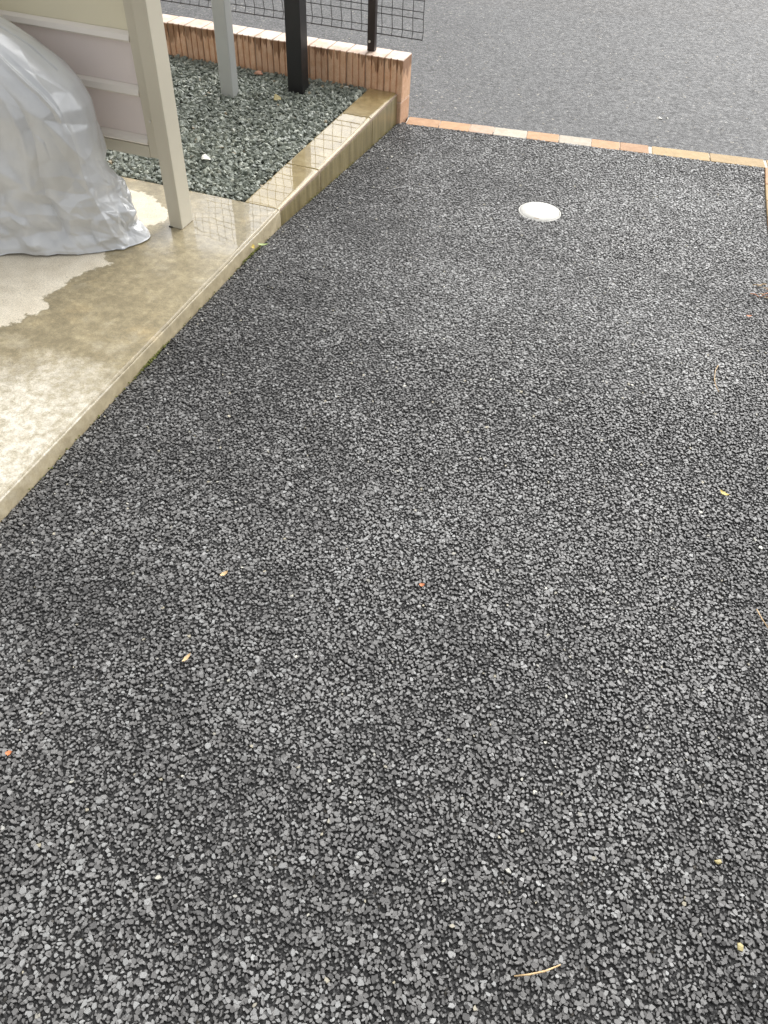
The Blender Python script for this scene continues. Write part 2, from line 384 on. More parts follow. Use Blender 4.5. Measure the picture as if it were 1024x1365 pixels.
def scatter(x0, x1, y0, y1, sp, seed, jit=0.42):
    r_ = np.random.default_rng(seed)
    xs = np.arange(x0, x1, sp); ys = np.arange(y0, y1, sp * 0.866)
    X, Y = np.meshgrid(xs, ys); X = X + (np.arange(len(ys))[:, None] % 2) * sp * 0.5
    X = X + r_.uniform(-jit, jit, X.shape) * sp; Y = Y + r_.uniform(-jit, jit, Y.shape) * sp
    return X.ravel(), Y.ravel()
def in_view(X, Y, pad=0.12):
    # keep the pieces near what the photo's frame could see, with a margin for a step aside
    left = 1.05 - 1.30 * (Y + 2.9) ; return (X > left - 0.35)
parts = []
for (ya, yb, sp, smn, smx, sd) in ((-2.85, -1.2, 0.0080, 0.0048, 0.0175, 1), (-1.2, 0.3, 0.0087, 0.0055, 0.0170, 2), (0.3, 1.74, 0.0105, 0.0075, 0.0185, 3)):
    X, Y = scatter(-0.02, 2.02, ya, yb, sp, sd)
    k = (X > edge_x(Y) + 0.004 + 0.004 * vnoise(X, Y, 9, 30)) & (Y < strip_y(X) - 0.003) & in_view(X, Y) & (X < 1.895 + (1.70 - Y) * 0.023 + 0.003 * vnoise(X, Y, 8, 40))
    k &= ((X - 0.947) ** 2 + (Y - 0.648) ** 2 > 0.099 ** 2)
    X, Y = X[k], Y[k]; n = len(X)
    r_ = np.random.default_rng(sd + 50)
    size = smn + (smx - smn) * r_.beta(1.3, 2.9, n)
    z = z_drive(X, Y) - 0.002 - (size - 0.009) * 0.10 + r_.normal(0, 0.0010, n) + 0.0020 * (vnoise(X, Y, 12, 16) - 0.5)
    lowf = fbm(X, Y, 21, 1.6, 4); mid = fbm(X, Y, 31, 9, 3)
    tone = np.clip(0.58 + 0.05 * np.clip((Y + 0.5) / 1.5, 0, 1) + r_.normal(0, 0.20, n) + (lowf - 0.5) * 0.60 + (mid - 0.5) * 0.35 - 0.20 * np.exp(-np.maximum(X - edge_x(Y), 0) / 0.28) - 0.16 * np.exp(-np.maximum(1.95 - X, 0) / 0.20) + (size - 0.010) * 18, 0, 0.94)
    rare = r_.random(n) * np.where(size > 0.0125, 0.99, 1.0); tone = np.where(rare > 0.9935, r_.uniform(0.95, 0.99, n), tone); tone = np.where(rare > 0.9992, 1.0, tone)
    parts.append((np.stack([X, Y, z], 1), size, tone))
X, Y = scatter(-0.02, 2.02, -0.6, 1.74, 0.0115, 14)
k = (X > edge_x(Y) + 0.004) & (Y < strip_y(X) - 0.002) & in_view(X, Y) & (X < 1.895 + (1.70 - Y) * 0.023) & ((X - 0.947) ** 2 + (Y - 0.648) ** 2 > 0.098 ** 2)
X, Y = X[k], Y[k]; r_ = np.random.default_rng(99)
parts.append((np.stack([X, Y, z_drive(X, Y) - 0.0042], 1), r_.uniform(0.006, 0.010, len(X)), np.clip(0.45 + r_.normal(0, .12, len(X)) + (fbm(X, Y, 21, 1.6, 4) - .5) * .75, 0, .9)))
P = np.concatenate([p[0] for p in parts]); sz = np.concatenate([p[1] for p in parts]); tn = np.concatenate([p[2] for p in parts])
print("asphalt stones", len(P))
near = P[:, 1] < -0.4
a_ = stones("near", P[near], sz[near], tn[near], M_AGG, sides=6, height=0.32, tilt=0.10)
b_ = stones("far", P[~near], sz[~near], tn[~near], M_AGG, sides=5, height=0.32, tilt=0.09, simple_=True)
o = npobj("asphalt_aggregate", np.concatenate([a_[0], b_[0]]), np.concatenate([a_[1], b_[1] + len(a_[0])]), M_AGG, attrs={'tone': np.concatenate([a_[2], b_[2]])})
print("asphalt tris", len(o.data.polygons))
tag(o, "dark grey crushed stone aggregate of the wet asphalt driveway", "asphalt", kind='stuff')

# right-hand border of the drive
rb = empty("side_edging", (1.902, 1.70, -0.16), 0.023)
tag(rb, "orange brown brick edging down the right side of the driveway", "edging")
for i in range(24):
    y1 = -0.004 - i * 0.206; y0 = y1 - 0.2
    za, zb_ = float(z_drive(1.95, 1.70 + y0)) + 0.1605, float(z_drive(1.95, 1.70 + y1)) + 0.1605
    bm = box_bm((0.0, y0, -0.04), (0.098, y1, 0.004), 0.004, 2)
    for v in bm.verts: v.co.z += za + (zb_ - za) * (v.co.y - y0) / (y1 - y0)
    bmobj("brick", bm, M_BR['ochre' if i % 3 else 'orange'], rb)
V, Fc = grid(np.arange(2.01, 4.1, 0.1), np.arange(-6, 1.7, 0.1), lambda X, Y: z_drive(X, Y) - 0.030 + 0.02 * fbm(X, Y, 77, 5), "soil", M_GROUND)
tag(npobj("soil_bed", V, Fc, M_GROUND, smooth=True), kind='structure')

# brick edging across the mouth of the drive
be = empty("cross_edging", (0.0, 1.449, -0.155))
tag(be, "row of orange and cream bricks laid flush between driveway and road", "edging")
ang = math.atan(0.135); ca, sa = math.cos(ang), math.sin(ang)
cuts = [(0.05, 0.222, 'orange'), (0.225, 0.386, 'orange'), (0.389, 0.514, 'pink'), (0.517, 0.69, 'cream'), (0.693, 0.860, 'orange'), (0.863, 1.028, 'cream'),
        (1.031, 1.176, 'orange'), (1.179, 1.325, 'orange'), (1.343, 1.632, 'ochre'), (1.636, 1.905, 'ochre'), (1.92, 2.10, 'ochre'), (2.104, 2.3, 'orange')]
for (a, b, c) in cuts:
    q = bmobj("brick", box_bm((a / ca, 0, -0.06), (b / ca, 0.107, 0.0055 + rnd.uniform(-.001, .001)), 0.0035, 2), M_BR[c], be)
    q.rotation_euler[2] = ang
    if c in ('cream', 'pink'): q['label'] = 'cream grey brick' if c == 'cream' else 'faded pinkish brick'
q = bmobj("mortar_bed", box_bm((0.045, 0.004, -0.062), (2.34, 0.103, 0.001)), M_PALEMORTAR, be); q.rotation_euler[2] = ang

# drain cap
dc = empty("drain_cap", (0.947, 0.648, float(z_drive(0.947, 0.648)) + 0.0005)); tag(dc, "round white plastic drain cap set in the grey driveway", "drain cap")
def lathe(prof, n=48):
    V = []; Fc = []
    for (r0, z0) in prof:
        for k in range(n): V.append((r0 * math.cos(2 * math.pi * k / n), r0 * math.sin(2 * math.pi * k / n), z0))
    for i in range(len(prof) - 1):
        for k in range(n): Fc.append((i * n + k, i * n + (k + 1) % n, (i + 1) * n + (k + 1) % n, (i + 1) * n + k))
    Fc.append(tuple((len(prof) - 1) * n + k for k in range(n)))
    return V, Fc
V, Fc = lathe([(0.094, -0.03), (0.094, -0.001), (0.092, 0.001), (0.0885, 0.001), (0.0878, -0.001)]); obj("rim", V, Fc[:-1], M_WHITE, dc)
V, Fc = lathe([(0.0868, -0.02), (0.0868, 0.000), (0.085, 0.0025), (0.05, 0.0032), (0.02, 0.0035)]); obj("lid", V, Fc, M_WHITE, dc, True)
bmobj("slot", box_bm((-0.012, -0.078, 0.001), (0.012, -0.071, 0.0034), 0.0008, 1), M_MORTAR, dc)

# ------------------------------------------------------------------ slab
def seg_sd(X, Y, poly):
    """signed distance to polygon, positive inside"""
    d2 = np.full(X.shape, 1e9); inside = np.zeros(X.shape, bool); n = len(poly)
    for i in range(n):
        (x0, y0), (x1, y1) = poly[i], poly[(i + 1) % n]
        dx, dy = x1 - x0, y1 - y0; t = np.clip(((X - x0) * dx + (Y - y0) * dy) / (dx * dx + dy * dy), 0, 1)
        d2 = np.minimum(d2, (X - x0 - t * dx) ** 2 + (Y - y0 - t * dy) ** 2)
        c = ((y0 > Y) != (y1 > Y)) & (X < (x1 - x0) * (Y - y0) / (y1 - y0 + 1e-12) + x0); inside ^= c
    return np.where(inside, 1, -1) * np.sqrt(d2)
xs = np.concatenate([np.arange(-5, -1.6, 0.2), np.arange(-1.6, -0.0001, 0.0125)]) ; tt = np.array([0, .0])
ys = np.concatenate([np.arange(-6, -2.2, 0.2), np.arange(-2.2, 0.0001, 0.0125)])
ys[-1] = -0.0015
V = []; nx = len(xs) + 7
prof = [(-0.014, 0.0), (-0.0105, -0.0004), (-0.0098, -0.0110), (-0.0060, -0.0110), (-0.0050, -0.0020), (0.0010, -0.007), (0.004, -0.25)]
X = np.zeros((len(ys), nx)); Y = np.repeat(ys[:, None], nx, 1); Z = np.zeros_like(X)
for j, y in enumerate(ys):
    ex = float(edge_x(y)); wob = 0.0035 * (float(fbm(np.array(y), np.array(0.), 3, 22)) - .5)
    X[j, :len(xs)] = np.minimum(xs, ex - 0.02); 
    for k2, (dx, dz) in enumerate(prof):
        X[j, len(xs) + k2] = ex + dx + (wob if k2 > 3 else 0); Z[j, len(xs) + k2] = dz
# rescale xs near the edge so cells do not collapse
for j, y in enumerate(ys):
    ex = float(edge_x(y)) - 0.02; near = xs > -0.4
    X[j, :len(xs)][near] = -0.4 + (xs[near] + 0.4) * (ex + 0.4) / (xs[-1] + 0.4)
Zn = 0.003 * (fbm(X, Y, 44, 2.5) - 0.5); Z[:, :len(xs)] += Zn[:, :len(xs)]; Z[:, len(xs):-2] += Zn[:, len(xs):-2]
dryp = [(-5, -1.9), (-1.5, -1.75), (-0.60, -1.25), (-0.47, -1.11), (-0.40, -0.955), (-0.455, -0.90), (-0.43, -0.73), (-0.375, -0.635), (-0.465, -0.545), (-0.50, -0.40), (-0.44, -0.345),
        (-0.385, -0.325), (-0.362, -0.24), (-0.45, -0.15), (-0.56, -0.10), (-0.72, -0.07), (-5, -0.05)]
dry = seg_sd(X, Y, dryp)
film = np.maximum(seg_sd(X, Y, [(-0.40, 0.4), (-0.33, -0.30), (-0.30, -0.43), (0.06, -0.40), (0.5, 0.4)]), -1.0)
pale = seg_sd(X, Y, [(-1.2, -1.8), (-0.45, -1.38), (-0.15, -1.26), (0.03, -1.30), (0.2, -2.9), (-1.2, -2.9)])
V = np.stack([X, Y, Z], -1).reshape(-1, 3)
i, j = np.meshgrid(np.arange(nx - 1), np.arange(len(ys) - 1)); a = (j * nx + i).ravel(); Fc = np.stack([a, a + 1, a + nx + 1, a + nx], -1)
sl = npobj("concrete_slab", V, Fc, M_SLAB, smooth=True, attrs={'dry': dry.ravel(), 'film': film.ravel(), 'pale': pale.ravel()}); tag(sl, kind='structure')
# slab rear face toward the gravel
obj("slab_rear_face", [(-5, 0, -0.3), (-0.165, 0, -0.3), (-0.165, 0, -0.001), (-5, 0, -0.001)], [(0, 1, 2, 3)], M_SLAB)
bpy.data.objects["slab_rear_face"]['kind'] = 'structure'

# ------------------------------------------------------------------ kerb blocks
kb = empty("concrete_kerb", (0, 0.73, -0.3)); tag(kb, "wet olive concrete kerb beside the green gravel bed", "kerb")
def kerb_block(y0, y1):
    bm = bmesh.new()
    pr = [(-0.163, -0.3), (-0.163, -0.004), (-0.159, 0.0), (-0.155, 0.0), (-0.06, 0.0), (-0.027, 0.0), (-0.022, 0.0)]
    for k in range(6):
        an = math.pi / 2 * (1 - (k + 1) / 6); pr.append((-0.022 + 0.020 * math.cos(an), -0.020 + 0.020 * math.sin(an)))
    pr += [(0.0, -0.12), (0.002, -0.3)]
    ys = np.concatenate([[y0, y0 + .003, y0 + .006], np.linspace(y0 + .02, y1 - .02, 22), [y1 - .006, y1 - .003, y1]]); n = len(pr); V = []
    for y in ys:
        e = 0.003 if (y in (ys[0], ys[-1])) else 0.0
        for (x, z) in pr:
            V.append((x + 0.0015 * (float(fbm(np.array(y), np.array(z), 6, 14)) - .5) - (e if x > -.05 else -e), y, z - (e if z > -.05 else 0) + 0.0005 * (float(fbm(np.array(x), np.array(y), 8, 7)) - .5)))
    Fc = [(j * n + i, (j + 1) * n + i, (j + 1) * n + i + 1, j * n + i + 1) for j in range(len(ys) - 1) for i in range(n - 1)]
    Fc.append(tuple(range(n))); Fc.append(tuple((len(ys) - 1) * n + i for i in range(n))[::-1])
    q = obj("kerb_block", V, Fc, M_KERB, kb, False, (0, -0.73, 0.3))
    for p_ in q.data.polygons: p_.use_smooth = len(p_.vertices) == 4
    return q
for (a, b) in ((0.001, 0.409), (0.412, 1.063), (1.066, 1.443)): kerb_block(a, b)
bmobj("mortar", box_bm((-0.160, 0.0, -0.3), (-0.003, 1.44, -0.005)), M_MORTAR, kb, loc=(0, -0.73, 0.3))

# ------------------------------------------------------------------ gravel bed
def hull_stone(seed):
    r_ = random.Random(seed); bm = bmesh.new()
    for i in range(11):
        v = Vector((r_.gauss(0, 1), r_.gauss(0, 1), r_.gauss(0, 1))).normalized()
        bm.verts.new((v.x * 0.62, v.y * 0.54, v.z * 0.34))
    res = bmesh.ops.convex_hull(bm, input=bm.verts[:])
    junk = [e for e in res.get('geom_interior', []) + res.get('geom_unused', []) if isinstance(e, bmesh.types.BMVert)]
    if junk: bmesh.ops.delete(bm, geom=junk, context='VERTS')
    bmesh.ops.triangulate(bm, faces=bm.faces[:]); bm.verts.index_update()
    V = np.array([v.co[:] for v in bm.verts]); Fc = np.array([[v.index for v in f.verts] for f in bm.faces]); bm.free()
    return V, Fc
LIB = [hull_stone(i) for i in range(14)]
def eulers(a, b, c):
    ca_, sa_, cb_, sb_, cc, sc = np.cos(a), np.sin(a), np.cos(b), np.sin(b), np.cos(c), np.sin(c)
    Rz = np.zeros((len(a), 3, 3)); Rz[:, 0, 0] = cc; Rz[:, 0, 1] = -sc; Rz[:, 1, 0] = sc; Rz[:, 1, 1] = cc; Rz[:, 2, 2] = 1
    Rx = np.zeros_like(Rz); Rx[:, 0, 0] = 1; Rx[:, 1, 1] = ca_; Rx[:, 1, 2] = -sa_; Rx[:, 2, 1] = sa_; Rx[:, 2, 2] = ca_
    Ry = np.zeros_like(Rz); Ry[:, 1, 1] = 1; Ry[:, 0, 0] = cb_; Ry[:, 0, 2] = sb_; Ry[:, 2, 0] = -sb_; Ry[:, 2, 2] = cb_
    return Rz @ Ry @ Rx
VV, FF, TT = [], [], []; off = 0
for layer, (sp, dz) in enumerate(((0.0155, -0.016), (0.0165, -0.006), (0.024, 0.001))):
    X, Y = scatter(-2.6, -0.155, 0.005, 1.44, sp, 90 + layer, 0.5)
    r_ = np.random.default_rng(70 + layer)
    k = (X < -0.168 + 0.004 * r_.normal(0, 1, len(X))) & (X > -1.9 - 0.5 * layer * 0) & (Y < 1.428) & (Y > 0.010)
    X, Y = X[k], Y[k]; n = len(X); pick = r_.integers(0, 14, n); s_ = 0.017 + 0.014 * r_.beta(1.5, 3, n)
    zz = dz + 0.010 * (fbm(X, Y, 50, 3) - 0.5) + r_.normal(0, 0.002, n)
    Rm = eulers(r_.normal(0, 0.5, n), r_.normal(0, 0.5, n), r_.uniform(0, 6.28, n))
    t = np.clip(0.48 + r_.normal(0, 0.22, n), 0, 0.93); t = np.where(r_.random(n) > 0.991, 0.965, t); t = np.where(r_.random(n) > 0.996, 1.0, t)
    for li, (lv, lf) in enumerate(LIB):
        q = np.where(pick == li)[0]
        v = np.einsum('nij,vj->nvi', Rm[q], lv) * s_[q, None, None] + np.stack([X[q], Y[q], zz[q]], 1)[:, None]
        VV.append(v.reshape(-1, 3)); FF.append((lf[None] + (np.arange(len(q)) * len(lv))[:, None, None] + off).reshape(-1, 3)); TT.append(np.repeat(t[q], len(lv))); off += len(q) * len(lv)
o = npobj("gravel", np.concatenate(VV), np.concatenate(FF), M_GRAVEL, attrs={'tone': np.concatenate(TT)})
tag(o, "greenish grey crushed gravel filling the bed behind the kerb", "gravel", kind='stuff')
o = obj("gravel_bed", [(-5, 0.001, -0.022), (-0.163, 0.001, -0.022), (-0.163, 1.44, -0.022), (-5, 1.44, -0.022)], [(0, 1, 2, 3)], M_GRAVEL); tag(o, kind='structure')
print("gravel tris", sum(map(len, FF)))

# ------------------------------------------------------------------ low brick wall
wl = empty("brick_wall", (-1.3, 1.515, -0.25)); tag(wl, "low wall of ribbed terracotta bricks standing on end behind the gravel", "wall")
def ribbed_brick():
    wdt, dep, hgt = 0.1025, 0.140, 0.198
    pr = []
    for r0 in range(3):
        x0 = r0 * wdt / 3
        for (u, d_) in ((0.05, 0.009), (0.11, 0.0018), (0.26, 0.0), (0.74, 0.0), (0.89, 0.0018), (0.95, 0.009)):
            pr.append((x0 + u * wdt / 3, d_))
    pr += [(wdt, dep - 0.004), (wdt - 0.004, dep), (0.004, dep), (0, dep - 0.004)]
    n = len(pr); V = []
    for z, sh in ((0, 0.0), (0.0, 0.0), (hgt - 0.003, 0.0), (hgt, 0.0025)):
        for (x, y) in pr: V.append((x + (sh if x < 0.01 else -sh if x > wdt - .01 else 0), y + (sh if y < .01 else -sh if y > .1 else 0), z))
    V = V[n:]
    Fc = [(j * n + i, j * n + (i + 1) % n, (j + 1) * n + (i + 1) % n, (j + 1) * n + i) for j in range(2) for i in range(n)]
    Fc.append(tuple(2 * n + i for i in range(n))); Fc.append(tuple(range(n))[::-1])
    return V, Fc
rbV, rbF = ribbed_brick(); first = None
for row in range(2):
    for i in range(27):
        x = 0.022 - 0.1055 * (i + 1) + 0.003
        if first is None:
            q = obj("brick", rbV, rbF, M_BRICK, wl); first = q
        else:
            q = first.copy(); COL.objects.link(q); q.parent = wl
        q.location = (x + 1.3 + rnd.uniform(-.0008, .0008), 1.445 - 1.515 + rnd.uniform(-0.0018, 0.0018), (0.2015 if row == 0 else 0.0) + 0.0052 + rnd.uniform(-.0006, .0006))
        q.rotation_euler = (rnd.uniform(-.003, .003), 0, rnd.uniform(-.008, .008))
bmobj("mortar", box_bm((-2.82 + 1.3, -0.059, 0.0), (1.3 + 0.015, 0.066, 0.4030)), M_BRICKMORTAR, wl)

# ------------------------------------------------------------------ wire fence on the wall
wf = empty("wire_fence", (-0.18, 1.524, 0.155)); tag(wf, "dark wire mesh fence panel with brown post standing on the brick wall", "fence")
def local(pts): return [(p[0] + 0.18, p[1] - 1.524, p[2] - 0.155) for p in pts]
V, Fc = [], []
bmobj("post", box_bm((-0.02, -0.018, 0.0), (0.02, 0.018, 1.1), 0.003, 2), M_BROWN, wf)
V, Fc = tube_vf(local([(-0.187, 1.5065, 0.20), (-0.187, 1.5020, 0.20)]), 0.006, 8); q = obj("bolt", V, Fc, M_BOLT, wf)
V, Fc = tube_vf(local([(-0.187, 1.5065, 0.80), (-0.187, 1.5020, 0.80)]), 0.006, 8); q = obj("bolt", V, Fc, M_BOLT, wf)
FY = 1.548
zs = [0.230, 0.259, 0.322, 0.352, 0.400, 0.450, 0.500, 0.550, 0.600, 0.630, 0.690, 0.720, 0.77, 0.82, 0.87, 0.92, 0.97, 1.02, 1.05, 1.10, 1.13]
def fold(z):
    for zc in (0.245, 0.337, 0.615, 0.705, 1.035, 1.115):
        if abs(z - zc) < 0.016: return 0.014 * (1 - abs(z - zc) / 0.016)
    return 0.0
for k2, z in enumerate(zs):
    off_ = 0.014 if k2 in (1, 10, 19) else 0.0
    V, Fc = tube_vf(local([(-2.7, FY + off_, z), (0.083, FY + off_, z)]), 0.0020 if k2 else 0.0026, 5); obj("horizontal_wire", V, Fc, M_WIRE, wf)
V, Fc = tube_vf(local([(0, FY - 0.004, z) if z not in (0.259, 0.69, 1.10) else (0, FY + 0.010, z) for z in [0.226] + zs[1:]]), 0.0019, 5)
me = None
for i in range(50):
    if me is None:
        q = obj("vertical_wire", V, Fc, M_WIRE, wf); me = q
    else:
        q = me.copy(); COL.objects.link(q); q.parent = wf
    q.location = (0.083 - 0.0555 * i, 0, 0)

# ------------------------------------------------------------------ posts in the gravel
gp = empty("grey_post", (-0.772, 1.035, 0)); tag(gp, "slim light grey metal post standing in the gravel", "post")
bmobj("shaft", box_bm((-0.035, -0.020, -0.04), (0.035, 0.045, 2.1), 0.006, 3), M_GREYPOST, gp)
bmobj("cap", box_bm((-0.037, -0.022, 2.1), (0.037, 0.047, 2.112), 0.003, 2), M_GREYPOST, gp)
bp = empty("black_post", (-0.480, 1.235, 0)); tag(bp, "thick black square post standing in the gravel", "post")
bmobj("shaft", box_bm((-0.041, -0.028, -0.04), (0.041, 0.054, 2.1), 0.004, 3), M_BLACK, bp)
bmobj("cap", box_bm((-0.043, -0.030, 2.1), (0.043, 0.056, 2.112), 0.003, 2), M_BLACK, bp)

# ------------------------------------------------------------------ cycle port side screen
ss = empty("side_screen", (-0.298, -0.262, 0)); tag(ss, "beige framed screen with mauve panels and a square post on the slab", "screen")
PX0, PX1, PY0, PY1 = -0.324, -0.270, -0.303, -0.218
def L(lo, hi): return tuple(lo[i] - (-0.298, -0.262, 0)[i] for i in range(3)), tuple(hi[i] - (-0.298, -0.262, 0)[i] for i in range(3))
def part(name, lo, hi, mat, bev=0.002, seg=2, label=None):
    lo, hi = L(lo, hi); q = bmobj(name, box_bm(lo, hi, bev, seg), mat, ss)
    if label: q['label'] = label
    return q
part("post", (PX0, PY0, 0.0), (PX1, PY1, 2.2), M_BEIGE, 0.004, 3)
FX = -0.3265; SY0, SY1 = -0.272, -0.240
part("stile", (FX - 0.050, SY0, 0.242), (FX, SY1, 1.72), M_BEIGE, 0.002)
part("rail", (-2.2, SY0 - 0.001, 0.240), (FX - 0.0505, SY1, 0.282), M_BEIGE, 0.002)
part("rail", (-2.2, SY0 - 0.001, 1.68), (FX - 0.0505, SY1, 1.722), M_BEIGE, 0.002)
part("mid_rail", (-1.30, SY0 - 0.002, 0.2825), (-1.25, SY1, 1.6795), M_BEIGE, 0.002)
bounds = [(0.284, 0.312, 0.446), (0.446, 0.480, 0.614), (0.614, 0.645, None)]
for (zb, zr, zt) in bounds:
    bm = bmesh.new()
    # rounded rib: profile extruded along x
    x0, x1 = -2.19, FX - 0.0505; pr = [(-0.250, zb), (-0.274, zb + 0.002), (-0.278, zb + 0.008), (-0.272, zr - 0.008), (-0.2575, zr), (-0.248, zr)]
    V = [(x0 + 0.298, y + 0.262, z) for (y, z) in pr] + [(x1 + 0.298, y + 0.262, z) for (y, z) in pr]; n = len(pr)
    q = obj("rib", V, [(i, (i + 1) % n, n + (i + 1) % n, n + i) for i in range(n)] + [tuple(range(n))[::-1], tuple(range(n, 2 * n))], M_RIB, ss); bm.free()
    if zt: part("panel", (-2.19, -0.2555, zr + 0.0005), (FX - 0.0505, -0.250, zt - 0.0005), M_PINK, 0.0005, 1)
part("upper_panel", (-2.19, -0.2555, 0.6455), (FX - 0.0505, -0.250, 1.05), M_PANELTOP, 0.0005, 1, "plain olive cream upper panel")
part("rib", (-2.19, -0.268, 1.0505), (FX - 0.0505, -0.250, 1.078), M_RIB, 0.002)
for z in (0.372, 1.5):
    V, Fc = tube_vf([(-0.352 + 0.298, SY0 + 0.262 + 0.0005, z), (-0.352 + 0.298, SY0 + 0.262 - 0.003, z)], 0.0045, 8); obj("bolt", V, Fc, M_BOLT, ss)
part("foot_block", (PX0 - 0.004, PY0 - 0.003, 0.0), (PX0 + 0.012, PY0 + 0.01, 0.004), M_FOOT, 0.001, 1, "small dark block under the post corner")  # thin dark block at the corner of the post's foot

# ------------------------------------------------------------------ grey plastic cover over a bicycle
def cover():
    NU, NV = 640, 400
    # horizontal contour at height h: back-left -> round the nose -> front-left.  u in [0,1]
    def contour(nose, half, yc, k=2.0):
        u = np.linspace(-1, 1, NU)
        s = np.sign(u) * np.abs(u) ** 1.0
        # nose arc for |u|<0.35, straight sides beyond
        a = np.clip(np.abs(u) / 0.40, 0, 1) * (np.pi / 2)
        x = nose - half * 1.15 * (1 - np.cos(a)) ; y = yc - np.sign(u) * half * np.sin(a)
        st = np.clip((np.abs(u) - 0.40) / 0.60, 0, 1)
        x = x - st * 1.75
        return x, y
    zk = [0.0, 0.06, 0.12, 0.20, 0.26, 0.33, 0.40, 0.46, 0.51, 0.56, 0.61, 0.65, 0.69, 0.74, 0.82, 0.95, 1.02]
    nk = [-0.40, -0.405, -0.420, -0.442, -0.455, -0.455, -0.455, -0.470, -0.500, -0.555, -0.628, -0.703, -0.785, -0.89, -1.05, -1.30, -1.60]
    hk = [0.135, 0.135, 0.130, 0.125, 0.125, 0.125, 0.122, 0.118, 0.108, 0.095, 0.085, 0.075, 0.07, 0.06, 0.05, 0.04, 0.01]
    yk = [-0.455] * 17
    v = np.linspace(0, 1, NV); zz = 1.02 * v ** 0.93
    N_ = np.interp(zz, zk, nk); H_ = np.interp(zz, zk, hk); Yc = np.interp(zz, zk, yk)
    X = np.zeros((NV, NU)); Y = np.zeros((NV, NU)); Z = np.repeat(zz[:, None], NU, 1)
    for j in range(NV): X[j], Y[j] = contour(N_[j], H_[j], Yc[j])
    # smooth vertically
    for _ in range(4):
        X[1:-1] = (X[:-2] + 2 * X[1:-1] + X[2:]) / 4; Y[1:-1] = (Y[:-2] + 2 * Y[1:-1] + Y[2:]) / 4
    # the front side leans outward toward the left, as the hem runs to (-0.76,-0.74)
    front = np.clip((-(Y - Yc[:, None])) / np.maximum(H_[:, None], 1e-3), 0, 1)
    leftness = np.clip((-0.46 - X) / 0.30, 0, 1)
    low = np.clip(1 - Z / 0.75, 0, 1)
    Y -= front * leftness * (0.08 + 0.07 * low)
    # hem flare: lobe at the nose, spreading over the slab
    uu = np.linspace(-1, 1, NU)[None]
    lobe = np.exp(-((uu + 0.02) / 0.20) ** 2)
    fl = np.clip(1 - Z / 0.20, 0, 1) ** 1.6
    X += fl * lobe * 0.045; Y += fl * lobe * 0.01
    # surface frame
    def normals(X, Y, Z):
        P_ = np.stack([X, Y, Z], -1); du = np.gradient(P_, axis=1); dv = np.gradient(P_, axis=0)
        n = np.cross(du, dv); n /= np.linalg.norm(n, axis=-1, keepdims=True) + 1e-9
        c = np.stack([X + 0.6, Y + 0.46, 0 * Z], -1); s = np.sign((n * c).sum(-1, keepdims=True)); s[s == 0] = 1
        return n
    n = normals(X, Y, Z)
    P0 = np.stack([X, Y, Z], -1)
    sl_ = np.concatenate([np.zeros((NV, 1)), np.cumsum(np.linalg.norm(np.diff(P0, axis=1), axis=-1), 1)], 1)
    s0 = sl_ - sl_[:, NU // 2][:, None]                       # metres round the cover from the nose (+ = front)
    r_ = np.random.default_rng(5)
    def tri(t): return np.abs((t % 1.0) - 0.5) * 2
    D = np.zeros_like(Z)
    from mathutils.geometry import delaunay_2d_cdt
    CR = 1.7
    def facets(n_pts, seed, sx, sz, amp, zfun):
        amp = amp * CR
        # jittered points, linear between them: flat facets meeting in sharp creases, as a stiff sheet creases
        q = np.random.default_rng(seed); pts = []
        for a_ in np.arange(-1.05, 1.05, sx):
            b_ = -0.1 + q.uniform(0, sz)
            while b_ < 1.15:
                pts.append((a_ + q.uniform(-0.55, 0.55) * sx, b_)); b_ += sz * q.uniform(0.5, 1.5) * (0.6 + 0.9 * max(b_, 0))
        pts += [(-3, -1), (3, -1), (3, 2), (-3, 2)]
        val = q.uniform(-1, 1, len(pts)); val = np.sign(val) * np.abs(val) ** 0.6
        vc, _, fc, ov, _, _ = delaunay_2d_cdt([Vector(p) for p in pts], [], [], 0, 1e-5)
        vv = np.array([val[o_[0]] for o_ in ov]); vc = np.array([v[:] for v in vc])
        sx_ = s0 + 0.05 * (fbm(s0, Z, seed, 3) - 0.5); zx_ = Z + 0.05 * (fbm(s0, Z, seed + 9, 3) - 0.5)
        out_ = np.zeros_like(Z); fs, fz = sx_.ravel(), zx_.ravel(); fo = out_.ravel()
        order = np.argsort(fs); fss = fs[order]; fzs = fz[order]; fos = np.zeros_like(fss)
        for t in fc:
            a_, b_, c_ = vc[t[0]], vc[t[1]], vc[t[2]]
            lo, hi = np.searchsorted(fss, [min(a_[0], b_[0], c_[0]), max(a_[0], b_[0], c_[0])])
            if hi <= lo: continue
            px, pz = fss[lo:hi], fzs[lo:hi]
            det = (b_[0] - a_[0]) * (c_[1] - a_[1]) - (c_[0] - a_[0]) * (b_[1] - a_[1])
            if abs(det) < 1e-12: continue
            l1 = ((px - a_[0]) * (c_[1] - a_[1]) - (c_[0] - a_[0]) * (pz - a_[1])) / det
            l2 = ((b_[0] - a_[0]) * (pz - a_[1]) - (px - a_[0]) * (b_[1] - a_[1])) / det
            k_ = (l1 >= -1e-6) & (l2 >= -1e-6) & (l1 + l2 <= 1 + 1e-6)
            seg = fos[lo:hi]; seg[k_] = (vv[t[0]] * (1 - l1 - l2) + vv[t[1]] * l1 + vv[t[2]] * l2)[k_]
        fo[order] = fos
        return fo.reshape(Z.shape) * amp
    lowz = np.clip(1 - Z / 0.30, 0, 1); midz = np.clip(1 - Z / 0.7, 0, 1)
    D += facets(0, 1, 0.11, 0.15, 0.0115, lambda z: 1.0) * (0.55 + 0.5 * midz)
    D += facets(0, 2, 0.048, 0.065, 0.0095, lambda z: 1.0) * (0.16 + 1.1 * lowz)
